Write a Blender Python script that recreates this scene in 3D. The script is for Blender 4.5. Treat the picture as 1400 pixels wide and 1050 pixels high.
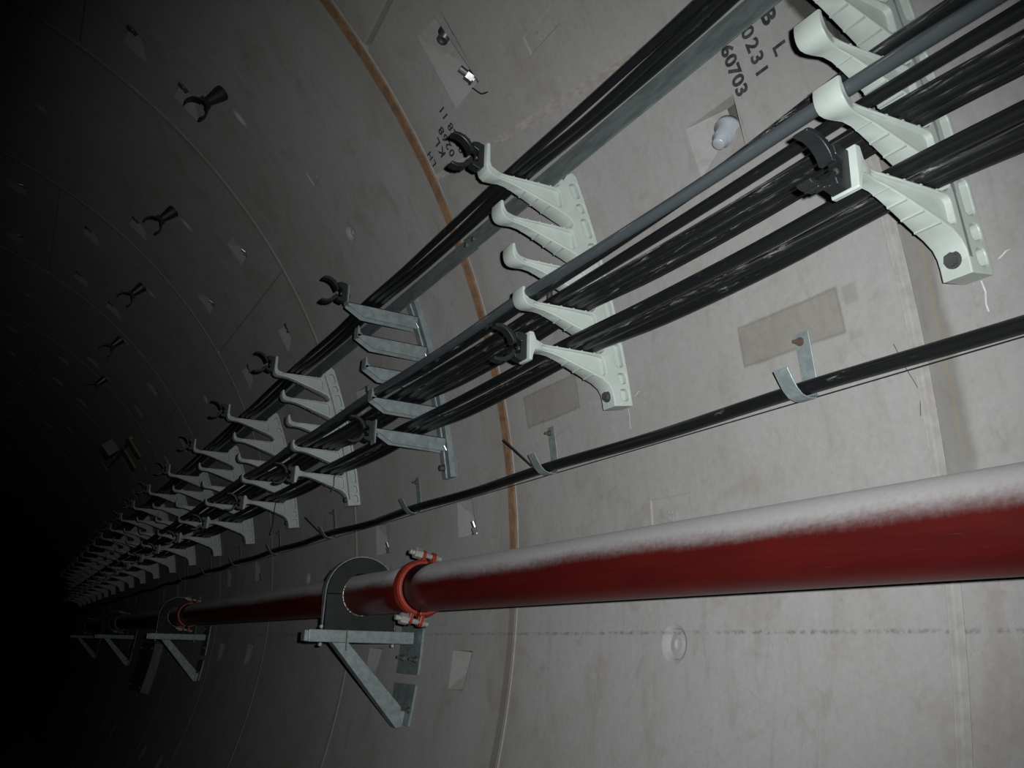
import bpy, bmesh, math, random
from mathutils import Matrix, Vector

random.seed(7)
scene = bpy.context.scene
COL = scene.collection
for o in list(bpy.data.objects):
    bpy.data.objects.remove(o)

# ------------------------------------------------------------------ camera
R = 2.64                                   # inner radius of the tunnel lining, axis along +Y
CAM = Vector((1.2514, 0.0, -0.2044))
c_r = Vector((0.87252474, -0.48798737, 0.02385192))
c_u = Vector((-0.16067025, -0.24049034, 0.95726144))
c_f = Vector((0.46139533, 0.83906658, 0.28823882))
cam_d = bpy.data.cameras.new('camera')
cam_d.sensor_width = 36.0
cam_d.lens = 1205.5 / 1400.0 * 36.0
cam_d.clip_start = 0.02
cam = bpy.data.objects.new('camera', cam_d)
cam.matrix_world = Matrix(((c_r.x, c_u.x, -c_f.x, CAM.x), (c_r.y, c_u.y, -c_f.y, CAM.y),
                           (c_r.z, c_u.z, -c_f.z, CAM.z), (0, 0, 0, 1)))
COL.objects.link(cam)
scene.camera = cam

# ------------------------------------------------------------------ world, light, exposure
world = bpy.data.worlds.new('tunnel_dark')
scene.world = world
world.use_nodes = True
world.node_tree.nodes['Background'].inputs[0].default_value = (0.6, 0.7, 0.75, 1)
world.node_tree.nodes['Background'].inputs[1].default_value = 0.0
flash_d = bpy.data.lights.new('camera_flash', 'SPOT')        # the flash beside the photographer's lens
flash_d.energy = 395.0
flash_d.spot_size = math.radians(80)
flash_d.spot_blend = 1.0
flash_d.color = (0.965, 0.992, 1.0)
flash_d.shadow_soft_size = 0.010
flash = bpy.data.objects.new('camera_flash', flash_d)
flash.location = CAM + c_r * 0.045 + c_u * 0.030 - c_f * 0.01
flash.rotation_mode = 'QUATERNION'
flash.rotation_quaternion = (c_f + c_r * 0.035 - c_u * 0.045).to_track_quat('-Z', 'Y')
COL.objects.link(flash)
vs = scene.view_settings
vs.view_transform = 'Standard'
vs.look = 'None'
vs.exposure = 0.0
vs.gamma = 1.0
vs.use_curve_mapping = False

# ------------------------------------------------------------------ helpers
def rad(d):
    return d * math.pi / 180.0

def W(th, y, h=0.0):
    """point on the lining: angle in degrees above the spring line, chainage y, h metres into the tunnel"""
    return Vector(((R - h) * math.cos(rad(th)), y, (R - h) * math.sin(rad(th))))

def xw(z, h=0.0):
    return math.sqrt((R - h) ** 2 - z * z)

def mesh_obj(name, verts, faces, mat, parent=None, smooth=False, loc=None):
    me = bpy.data.meshes.new(name)
    me.from_pydata([tuple(v) for v in verts], [], faces)
    bm = bmesh.new()
    bm.from_mesh(me)
    bmesh.ops.recalc_face_normals(bm, faces=bm.faces)
    bm.to_mesh(me)
    bm.free()
    return link(name, me, mat, parent, smooth, loc)

def link(name, me, mat, parent=None, smooth=False, loc=None):
    if mat is not None and len(me.materials) == 0:
        me.materials.append(mat)
    if smooth:
        me.polygons.foreach_set('use_smooth', [True] * len(me.polygons))
    o = bpy.data.objects.new(name, me)
    if loc is not None:
        o.location = loc
    if parent is not None:
        o.parent = parent
    COL.objects.link(o)
    return o

def empty(name, loc, label=None, cat=None, group=None, kind=None):
    o = bpy.data.objects.new(name, None)
    o.location = loc
    o.empty_display_size = 0.05
    COL.objects.link(o)
    tag(o, label, cat, group, kind)
    return o

def tag(o, label=None, cat=None, group=None, kind=None):
    if label: o['label'] = label
    if cat: o['category'] = cat
    if group: o['group'] = group
    if kind: o['kind'] = kind
    return o

def copy_tree(o, parent=None):
    c = o.copy()
    COL.objects.link(c)
    c.parent = parent
    for ch in list(o.children):
        copy_tree(ch, c)
    return c

class MB:
    """collects geometry for ONE mesh"""
    def __init__(self):
        self.v = []; self.f = []
    def add(self, vs, fs):
        n = len(self.v)
        self.v += [Vector(q) for q in vs]
        self.f += [tuple(i + n for i in f) for f in fs]
        return self
    def box(self, x0, x1, y0, y1, z0, z1):
        vs = [(x, y, z) for x in (x0, x1) for y in (y0, y1) for z in (z0, z1)]
        return self.add(vs, [(0, 1, 3, 2), (4, 6, 7, 5), (0, 4, 5, 1), (2, 3, 7, 6), (0, 2, 6, 4), (1, 5, 7, 3)])
    def prism(self, poly, a0, a1, fn=lambda p, a: (p[0], a, p[1])):
        n = len(poly)
        vs = [fn(p, a0) for p in poly] + [fn(p, a1) for p in poly]
        fs = [tuple(range(n)), tuple(range(2 * n - 1, n - 1, -1))]
        fs += [(i, (i + 1) % n, n + (i + 1) % n, n + i) for i in range(n)]
        return self.add(vs, fs)
    def cyl(self, p0, p1, r0, r1=None, n=16, caps=True):
        r1 = r0 if r1 is None else r1
        p0, p1 = Vector(p0), Vector(p1)
        d = (p1 - p0).normalized()
        a = d.orthogonal().normalized(); b = d.cross(a)
        vs = []
        for p, r in ((p0, r0), (p1, r1)):
            vs += [p + (a * math.cos(2 * math.pi * i / n) + b * math.sin(2 * math.pi * i / n)) * r for i in range(n)]
        fs = [(i, (i + 1) % n, n + (i + 1) % n, n + i) for i in range(n)]
        if caps:
            fs += [tuple(range(n)), tuple(range(n, 2 * n))]
        return self.add(vs, fs)
    def lathe(self, p0, d, prof, n=24):
        """prof: (distance along d, radius)"""
        p0 = Vector(p0); d = Vector(d).normalized()
        a = d.orthogonal().normalized(); b = d.cross(a)
        vs = []
        for t, r in prof:
            vs += [p0 + d * t + (a * math.cos(2 * math.pi * i / n) + b * math.sin(2 * math.pi * i / n)) * r for i in range(n)]
        fs = []
        for k in range(len(prof) - 1):
            fs += [(k * n + i, k * n + (i + 1) % n, (k + 1) * n + (i + 1) % n, (k + 1) * n + i) for i in range(n)]
        return self.add(vs, fs)
    def build(self, name, mat, parent=None, smooth=False, loc=None):
        return mesh_obj(name, self.v, self.f, mat, parent, smooth, loc)

def bevel(o, w=0.0015, seg=2, angle=35):
    m = o.modifiers.new('bevel', 'BEVEL')
    m.width = w; m.segments = seg; m.limit_method = 'ANGLE'; m.angle_limit = rad(angle)
    m.harden_normals = False
    return o

def catmull(pts, step=6):
    out = []
    P = [Vector(q) for q in pts]
    for i in range(len(P) - 1):
        p0 = P[max(i - 1, 0)]; p1 = P[i]; p2 = P[i + 1]; p3 = P[min(i + 2, len(P) - 1)]
        for k in range(step):
            t = k / step
            out.append(0.5 * ((2 * p1) + (p2 - p0) * t + (2 * p0 - 5 * p1 + 4 * p2 - p3) * t * t + (3 * p1 - p0 - 3 * p2 + p3) * t ** 3))
    out.append(P[-1])
    return out

def tube(path, r, n=10, flat=1.0):
    """swept tube; flat < 1 squeezes it"""
    mb = MB()
    ring = []
    for i, p in enumerate(path):
        d = (path[min(i + 1, len(path) - 1)] - path[max(i - 1, 0)]).normalized()
        a = d.cross(Vector((0, 0, 1)))
        a = a.normalized() if a.length > 1e-4 else d.orthogonal().normalized()
        b = a.cross(d).normalized()
        ring.append([p + a * math.cos(2 * math.pi * k / n) * r + b * math.sin(2 * math.pi * k / n) * r * flat for k in range(n)])
    vs = [v for rg in ring for v in rg]
    fs = []
    for i in range(len(ring) - 1):
        fs += [(i * n + k, i * n + (k + 1) % n, (i + 1) * n + (k + 1) % n, (i + 1) * n + k) for k in range(n)]
    fs += [tuple(range(n)), tuple(range((len(ring) - 1) * n, len(ring) * n))]
    return mb.add(vs, fs)

def solid2d(outline, holes, half, bev=0.002, inset=0.0):
    """filled 2-D outline with holes, extruded +-half; outline in (x, z), thickness along y -> mesh"""
    cu = bpy.data.curves.new('outline', 'CURVE')
    cu.dimensions = '2D'; cu.fill_mode = 'BOTH'
    cu.extrude = half - bev; cu.bevel_depth = bev; cu.bevel_resolution = 1
    cu.offset = -bev - inset
    for loop in [outline] + list(holes):
        sp = cu.splines.new('POLY')
        sp.points.add(len(loop) - 1)
        for q, p in zip(sp.points, loop):
            q.co = (p[0], p[1], 0, 1)
        sp.use_cyclic_u = True
    ob = bpy.data.objects.new('tmp', cu)
    COL.objects.link(ob)
    dg = bpy.context.evaluated_depsgraph_get()
    me = bpy.data.meshes.new_from_object(ob.evaluated_get(dg))
    bpy.data.objects.remove(ob)
    bpy.data.curves.remove(cu)
    for v in me.vertices:
        x, z, t = v.co
        v.co = (x, -t, z)
    for q in me.polygons:
        q.use_smooth = False
    return me

def join_meshes(name, mes, extra=None):
    bm = bmesh.new()
    for me in mes:
        bm.from_mesh(me)
        bpy.data.meshes.remove(me)
    if extra is not None:
        t = bpy.data.meshes.new('t'); t.from_pydata([tuple(v) for v in extra.v], [], extra.f)
        b2 = bmesh.new(); b2.from_mesh(t); bmesh.ops.recalc_face_normals(b2, faces=b2.faces); b2.to_mesh(t); b2.free()
        bm.from_mesh(t); bpy.data.meshes.remove(t)
    me = bpy.data.meshes.new(name)
    bm.to_mesh(me); bm.free()
    return me

def rounded(pts, r, n=4):
    out = []
    m = len(pts)
    for i in range(m):
        p0 = Vector(pts[i - 1]); p1 = Vector(pts[i]); p2 = Vector(pts[(i + 1) % m])
        a = (p0 - p1); b = (p2 - p1)
        k = min(r, a.length * 0.45, b.length * 0.45)
        s = p1 + a.normalized() * k; e = p1 + b.normalized() * k
        for j in range(n + 1):
            t = j / n
            out.append(tuple((1 - t) ** 2 * s + 2 * t * (1 - t) * p1 + t * t * e))
    return out

# ------------------------------------------------------------------ materials
class NT:
    def __init__(self, name):
        self.m = bpy.data.materials.new(name)
        self.m.use_nodes = True
        self.t = self.m.node_tree
        self.b = self.t.nodes['Principled BSDF']
    def n(self, typ, **kw):
        nd = self.t.nodes.new(typ)
        for k, v in kw.items():
            setattr(nd, k, v)
        return nd
    def put(self, sock, val):
        if hasattr(val, 'is_output') or isinstance(val, bpy.types.NodeSocket):
            self.t.links.new(val, sock)
        else:
            sock.default_value = val
    def math(self, op, a, b=None, c=None, clamp=False):
        nd = self.n('ShaderNodeMath', operation=op, use_clamp=clamp)
        self.put(nd.inputs[0], a)
        if b is not None: self.put(nd.inputs[1], b)
        if c is not None: self.put(nd.inputs[2], c)
        return nd.outputs[0]
    def ramp(self, x, lo, hi):
        nd = self.n('ShaderNodeMapRange', interpolation_type='SMOOTHSTEP')
        self.put(nd.inputs[0], x)
        self.put(nd.inputs[1], lo); self.put(nd.inputs[2], hi)
        nd.inputs[3].default_value = 0; nd.inputs[4].default_value = 1
        return nd.outputs[0]
    def noise(self, vec, scale, detail=4, rough=0.55, dist=0.0):
        nd = self.n('ShaderNodeTexNoise')
        if vec is not None: self.put(nd.inputs['Vector'], vec)
        nd.inputs['Scale'].default_value = scale
        nd.inputs['Detail'].default_value = detail
        nd.inputs['Roughness'].default_value = rough
        nd.inputs['Distortion'].default_value = dist
        return nd.outputs[0]
    def mix(self, f, a, b, mode='MIX'):
        nd = self.n('ShaderNodeMix', data_type='RGBA', blend_type=mode)
        self.put(nd.inputs[0], f)
        self.put(nd.inputs[6], a if not isinstance(a, tuple) else (*a, 1))
        self.put(nd.inputs[7], b if not isinstance(b, tuple) else (*b, 1))
        return nd.outputs[2]
    def scale_vec(self, vec, s):
        nd = self.n('ShaderNodeMapping')
        self.put(nd.inputs[0], vec)
        nd.inputs['Scale'].default_value = s
        return nd.outputs[0]
    def pos(self):
        return self.n('ShaderNodeNewGeometry').outputs['Position']
    def obj(self):
        return self.n('ShaderNodeTexCoord').outputs['Object']
    def bump(self, h, strength=0.3, dist=0.002):
        nd = self.n('ShaderNodeBump')
        nd.inputs['Strength'].default_value = strength
        nd.inputs['Distance'].default_value = dist
        self.put(nd.inputs['Height'], h)
        self.t.links.new(nd.outputs[0], self.b.inputs['Normal'])
    ALB = 0.40
    def out(self, color, rough=0.7, metal=0.0, spec=0.5, drough=0.0):
        color = self.mix(1.0, color, (self.ALB,) * 3, 'MULTIPLY')
        self.put(self.b.inputs['Base Color'], color)
        self.put(self.b.inputs['Roughness'], rough)
        self.b.inputs['Metallic'].default_value = metal
        self.b.inputs['Specular IOR Level'].default_value = spec
        self.b.inputs['Diffuse Roughness'].default_value = drough
        return self.m

J = [0.959 + 1.5 * k for k in range(-2, 18)]           # circumferential joints of the lining
J1, J2, J3, J4 = 0.959, 2.459, 3.959, 5.459

def mat_concrete():
    m = NT('lining_concrete')
    P = m.pos()
    sep = m.n('ShaderNodeSeparateXYZ'); m.put(sep.inputs[0], P)
    x, y, z = sep.outputs
    th = m.math('MULTIPLY', m.math('ARCTAN2', z, x), 57.29578)
    n_big = m.noise(P, 1.3, 4, 0.6, 0.4)
    n_mid = m.noise(P, 6.0, 5, 0.6, 0.6)
    n_fine = m.noise(P, 60.0, 3, 0.7)
    n_grain = m.noise(P, 260.0, 2, 0.7)
    streak = m.noise(m.scale_vec(P, (3.0, 16.0, 3.0)), 1.6, 5, 0.62, 0.5)     # drips running down the curve
    col = m.mix(m.ramp(n_big, 0.35, 0.68), (0.385, 0.378, 0.360), (0.425, 0.415, 0.408))
    col = m.mix(m.math('MULTIPLY', m.ramp(n_mid, 0.50, 0.72), 0.55), col, (0.335, 0.285, 0.252))
    col = m.mix(m.math('MULTIPLY', m.ramp(streak, 0.52, 0.74), 0.45), col, (0.32, 0.30, 0.275))
    col = m.mix(m.math('MULTIPLY', m.ramp(streak, 0.46, 0.25), 0.30), col, (0.46, 0.455, 0.445))
    g = m.math('ADD', 0.86, m.math('MULTIPLY', n_fine, 0.28))
    gg = m.n('ShaderNodeCombineXYZ')
    for i in range(3): m.put(gg.inputs[i], g)
    col = m.mix(1.0, col, gg.outputs[0], 'MULTIPLY')
    blot = m.noise(P, 17.0, 5, 0.65, 1.0)
    col = m.mix(m.math('MULTIPLY', m.ramp(blot, 0.56, 0.74), 0.40), col, (0.285, 0.255, 0.235))
    col = m.mix(m.math('MULTIPLY', m.ramp(blot, 0.44, 0.28), 0.28), col, (0.47, 0.465, 0.46))
    scr = m.noise(m.scale_vec(P, (1.0, 7.0, 1.0)), 14.0, 3, 0.6, 2.2)
    col = m.mix(m.math('MULTIPLY', m.ramp(scr, 0.68, 0.74), 0.30), col, (0.20, 0.17, 0.15))
    pit = m.ramp(n_grain, 0.66, 0.76)
    col = m.mix(m.math('MULTIPLY', pit, 0.45), col, (0.19, 0.18, 0.17))

    def band(v, a, b, soft):
        return m.math('MULTIPLY', m.ramp(v, a - soft, a + soft), m.ramp(v, b + soft, b - soft))
    wob = m.math('MULTIPLY', m.math('SUBTRACT', m.noise(P, 9.0, 4, 0.6), 0.5), 0.035)
    yw = m.math('ADD', y, wob)
    yw2 = m.math('ADD', y, m.math('MULTIPLY', wob, 0.25))
    # rust run from the joint beyond the second bracket
    rust = m.math('MULTIPLY', band(yw2, 2.463, 2.508, 0.005), m.ramp(th, -1.0, 3.0))
    rustc = m.mix(m.ramp(blot, 0.35, 0.65), (0.40, 0.20, 0.085), (0.20, 0.095, 0.045))
    col = m.mix(m.math('MULTIPLY', rust, 0.92), col, rustc)
    halo = m.math('MULTIPLY', band(yw, 2.38, 2.62, 0.06), 0.42)
    col = m.mix(m.math('MULTIPLY', halo, n_mid), col, (0.235, 0.185, 0.125))
    low = m.math('MULTIPLY', band(yw2, 2.463, 2.505, 0.006), m.ramp(th, 2.0, -2.0))
    col = m.mix(m.math('MULTIPLY', low, 0.62), col, (0.19, 0.165, 0.14))
    # grey-green seep beside the nearest joint
    seep = m.math('MULTIPLY', m.math('MULTIPLY', band(yw, 0.895, 0.957, 0.012), m.ramp(th, -1.5, 2.0)), m.math('ADD', 0.55, m.math('MULTIPLY', streak, 0.9)))
    col = m.mix(m.math('MULTIPLY', seep, 0.62), col, m.mix(n_mid, (0.23, 0.215, 0.185), (0.155, 0.145, 0.125)))
    yel = m.math('MULTIPLY', band(yw2, 0.914, 0.919, 0.002), m.ramp(th, 1.0, 5.0))
    col = m.mix(m.math('MULTIPLY', yel, 0.35), col, (0.36, 0.27, 0.13))
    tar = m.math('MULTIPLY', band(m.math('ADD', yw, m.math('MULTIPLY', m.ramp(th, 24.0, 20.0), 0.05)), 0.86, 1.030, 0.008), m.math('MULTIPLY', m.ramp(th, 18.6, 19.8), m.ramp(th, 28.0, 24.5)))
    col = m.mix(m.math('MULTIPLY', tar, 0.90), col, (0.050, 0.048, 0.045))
    # fainter dark run along the other joints
    for j in (J3, J4):
        b = band(yw2, j + 0.003, j + 0.035, 0.006)
        col = m.mix(m.math('MULTIPLY', b, 0.38), col, (0.24, 0.19, 0.14))
    # olive repair patches
    for (y0, y1, t0, t1, k) in ((1.11, 1.39, 8.90, 10.95, 0.62), (1.066, 1.099, 10.0, 10.85, 0.45), (1.07, 1.105, 8.5, 8.85, 0.22), (2.04, 2.34, 10.1, 12.3, 0.55)):
        tw = m.math('ADD', th, m.math('MULTIPLY', wob, 6.0))
        core = m.math('MULTIPLY', band(yw2, y0, y1, 0.004), band(tw, t0, t1, 0.09))
        col = m.mix(m.math('MULTIPLY', core, m.math('MULTIPLY', m.math('ADD', 0.35, m.math('MULTIPLY', blot, 1.2)), k)), col, m.mix(n_mid, (0.275, 0.245, 0.205), (0.225, 0.205, 0.170)))
        rim = m.math('SUBTRACT', core, m.math('MULTIPLY', band(yw2, y0 + 0.005, y1 - 0.005, 0.003), band(tw, t0 + 0.11, t1 - 0.11, 0.07)), clamp=True)
        col = m.mix(m.math('MULTIPLY', rim, 0.35 if k > 0.5 else 0.0), col, (0.15, 0.135, 0.11))
    # surveyor's line along the lower wall
    ln = m.math('MULTIPLY', band(m.math('ADD', th, m.math('MULTIPLY', wob, 2.0)), -3.50, -3.34, 0.07), m.ramp(m.noise(P, 70.0, 4, 0.7), 0.40, 0.72))
    col = m.mix(m.math('MULTIPLY', ln, 0.75), col, (0.10, 0.10, 0.105))
    # pale oval smear on the lining under each ceiling stand-off
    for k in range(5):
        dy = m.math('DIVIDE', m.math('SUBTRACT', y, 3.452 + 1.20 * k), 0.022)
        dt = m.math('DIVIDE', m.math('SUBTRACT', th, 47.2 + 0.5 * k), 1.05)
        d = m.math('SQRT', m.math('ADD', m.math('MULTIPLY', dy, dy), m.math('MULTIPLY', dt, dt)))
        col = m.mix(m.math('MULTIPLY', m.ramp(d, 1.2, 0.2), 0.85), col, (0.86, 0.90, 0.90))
    h = m.math('ADD', m.math('MULTIPLY', n_fine, 0.6), m.math('MULTIPLY', n_grain, 0.5))
    h = m.math('SUBTRACT', h, m.math('MULTIPLY', pit, 0.8))
    m.bump(h, 0.35, 0.0016)
    return m.out(col, 0.75, 0, 0.25, 0.25)

def mat_simple(name, c1, c2=None, rough=0.6, metal=0.0, nscale=20.0, spec=0.5, bump=0.0, stretch=None, dr=0.0):
    m = NT(name)
    P = m.obj()
    if stretch: P = m.scale_vec(P, stretch)
    n = m.noise(P, nscale, 4, 0.6, 0.3)
    col = m.mix(m.ramp(n, 0.35, 0.65), c1, c2 or tuple(v * 0.8 for v in c1))
    if bump: m.bump(n, bump, 0.001)
    return m.out(col, m.math('ADD', rough - 0.08, m.math('MULTIPLY', n, 0.16)), metal, spec, dr)

def mat_cable(name, base, dust, amount, stretch=(110, 8, 110), rough=0.40):
    """black sheath with scuffs and cement dust dragged along its length"""
    m = NT(name)
    P = m.pos()
    n = m.noise(m.scale_vec(P, stretch), 1.5, 6, 0.75, 0.6)
    long = m.noise(m.scale_vec(P, (200, 1.1, 200)), 1.2, 3, 0.6, 0.3)
    n2 = m.noise(P, 6.0, 4, 0.6)
    nrm = m.n('ShaderNodeNewGeometry').outputs['Normal']
    s = m.n('ShaderNodeSeparateXYZ'); m.put(s.inputs[0], nrm)
    side = m.ramp(s.outputs[2], -0.85, 0.15)
    fl = m.math('MULTIPLY', m.ramp(n, 0.585 - amount * 0.065, 0.635), m.ramp(n2, 0.60 - amount * 0.26, 0.64))
    film = m.math('MULTIPLY', m.ramp(long, 0.50, 0.74), 0.26 * amount)
    f = m.math('MULTIPLY', m.math('MAXIMUM', fl, film), side)
    col = m.mix(f, base, dust)
    m.bump(n, 0.22, 0.0010)
    return m.out(col, m.math('ADD', rough, m.math('MULTIPLY', f, 0.4)), 0, 0.4)

def mat_pipe():
    m = NT('red_pipe_paint')
    P = m.pos()
    nrm = m.n('ShaderNodeNewGeometry').outputs['Normal']
    s = m.n('ShaderNodeSeparateXYZ'); m.put(s.inputs[0], nrm)
    n = m.noise(m.scale_vec(P, (12, 1.6, 12)), 2.5, 6, 0.65, 0.5)
    nf = m.noise(P, 90.0, 3, 0.7)
    n2 = m.noise(P, 1.6, 4, 0.55)
    red = m.mix(m.ramp(n, 0.3, 0.7), (0.078, 0.0060, 0.0045), (0.055, 0.0045, 0.0040))
    scuff = m.math('MULTIPLY', m.ramp(m.noise(m.scale_vec(P, (90, 5, 90)), 1.8, 4, 0.7), 0.66, 0.76), 0.30)
    red = m.mix(scuff, red, (0.25, 0.09, 0.065))
    e = m.math('ADD', s.outputs[2], m.math('ADD', m.math('MULTIPLY', m.math('SUBTRACT', n, 0.5), 0.30), m.math('MULTIPLY', m.math('SUBTRACT', nf, 0.5), 0.16)))
    e = m.math('ADD', e, m.math('MULTIPLY', m.math('SUBTRACT', n2, 0.5), 0.30))
    f = m.math('MULTIPLY', m.ramp(e, -0.02, 0.58), m.math('ADD', 0.80, m.math('MULTIPLY', nf, 0.25)), clamp=True)
    col = m.mix(f, red, (0.345, 0.335, 0.335))
    m.bump(nf, 0.12, 0.0008)
    return m.out(col, m.math('ADD', 0.38, m.math('MULTIPLY', f, 0.45)), 0, 0.3, 0.3)

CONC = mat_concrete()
KMORT = mat_simple('joint_mortar_brown', (0.37, 0.34, 0.31), (0.27, 0.24, 0.21), 0.85, 0, 26, 0.3, 0.5, dr=1.0)
MORTAR = mat_simple('joint_mortar_pale', (0.43, 0.415, 0.395), (0.36, 0.34, 0.315), 0.85, 0, 30, 0.3, 0.5, dr=1.0)
GROUT = mat_simple('grout_dark', (0.16, 0.145, 0.125), (0.10, 0.09, 0.08), 0.9, 0, 14, 0.2)
FLOOR = mat_simple('floor_concrete', (0.26, 0.255, 0.25), (0.20, 0.195, 0.19), 0.85, 0, 6, 0.2, 0.2, dr=1.0)
CREAM = mat_simple('cream_composite', (0.69, 0.755, 0.70), (0.62, 0.69, 0.635), 0.42, 0, 16, 0.5, 0.05)
CREAMW = mat_simple('cream_composite_pocket', (0.69, 0.745, 0.68), (0.62, 0.67, 0.60), 0.40, 0, 16, 0.5, 0.05)
GALV = mat_simple('galvanised_steel', (0.44, 0.51, 0.51), (0.31, 0.37, 0.375), 0.50, 0.35, 38, 0.5, 0.08)
GALVD = mat_simple('galvanised_strip_dull', (0.33, 0.39, 0.385), (0.22, 0.265, 0.26), 0.60, 0.45, 9, 0.4, 0.08, (6, 1.2, 6))
STEEL = mat_simple('bolt_steel', (0.50, 0.50, 0.49), (0.34, 0.33, 0.32), 0.38, 0.85, 50)
ZINC = mat_simple('zinc_plated_bolt', (0.62, 0.62, 0.58), (0.46, 0.46, 0.43), 0.42, 0.35, 50)
RUSTY = mat_simple('rusty_nut', (0.26, 0.17, 0.12), (0.16, 0.11, 0.085), 0.65, 0.4, 60)
DARKBOLT = mat_simple('dark_hex_bolt', (0.135, 0.135, 0.14), (0.10, 0.10, 0.105), 0.5, 0.3, 40)
BLACKP = mat_simple('black_nylon', (0.020, 0.024, 0.025), (0.013, 0.015, 0.016), 0.42, 0, 30)
TARWOOD = mat_simple('tarred_wood_block', (0.014, 0.017, 0.017), (0.009, 0.011, 0.011), 0.7, 0, 12, 0.3, 0.3)
INK = mat_simple('stencil_ink', (0.035, 0.037, 0.040), (0.075, 0.077, 0.08), 0.8, 0, 60, 0.2)
CHALK = mat_simple('white_chalk', (0.86, 0.88, 0.87), (0.70, 0.71, 0.70), 0.9, 0, 80, 0.1)
ORANGE = mat_simple('orange_red_enamel', (0.40, 0.036, 0.012), (0.27, 0.024, 0.011), 0.45, 0, 34)
PIPE = mat_pipe()
PLUGW = mat_simple('pale_plastic_plug', (0.48, 0.52, 0.56), (0.40, 0.43, 0.46), 0.30, 0, 30)
PLUGD = mat_simple('dark_plug', (0.085, 0.10, 0.10), (0.05, 0.06, 0.06), 0.4, 0.2, 30)
YELLOW = mat_simple('ochre_board', (0.34, 0.27, 0.075), (0.24, 0.19, 0.06), 0.7, 0, 12)
GREYB = mat_simple('grey_casing', (0.27, 0.29, 0.29), (0.22, 0.235, 0.235), 0.6, 0.1, 10)
CAB = mat_cable('black_cable', (0.010, 0.0115, 0.0125), (0.40, 0.41, 0.41), 0.25)
CABD = mat_cable('black_cable_dusty', (0.012, 0.0135, 0.0140), (0.62, 0.61, 0.60), 1.0)
CABG = mat_cable('grey_black_flat_cable', (0.085, 0.100, 0.108), (0.36, 0.38, 0.39), 1.15, (150, 3, 150), 0.40)
CABL = mat_cable('black_low_cable', (0.010, 0.0115, 0.0125), (0.34, 0.34, 0.33), 0.35)

# ------------------------------------------------------------------ tunnel lining (structure)
lining = empty('wall_lining', (0, 0, 0), 'ring-built precast concrete tunnel lining curving overhead', None, None, 'structure')

bolt_mesh = None
def bolt_data():
    """hex bolt end with nut and washer along +Z from the origin"""
    global bolt_mesh
    if bolt_mesh is None:
        mb = MB()
        mb.cyl((0, 0, 0), (0, 0, 0.005), 0.020, n=18)
        mb.cyl((0, 0, 0.005), (0, 0, 0.024), 0.0165, n=6)
        mb.cyl((0, 0, 0.024), (0, 0, 0.046), 0.0095, n=12)
        me = bpy.data.meshes.new('pocket_bolt')
        me.from_pydata([tuple(v) for v in mb.v], [], mb.f)
        me.materials.append(STEEL)
        bolt_mesh = me
    return bolt_mesh

def frame_mat(origin, zdir, xdir):
    z = Vector(zdir).normalized(); x = Vector(xdir)
    x = (x - z * x.dot(z)).normalized(); y = z.cross(x)
    return Matrix(((x.x, y.x, z.x, origin.x), (x.y, y.y, z.y, origin.y), (x.z, y.z, z.z, origin.z), (0, 0, 0, 1)))

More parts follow.
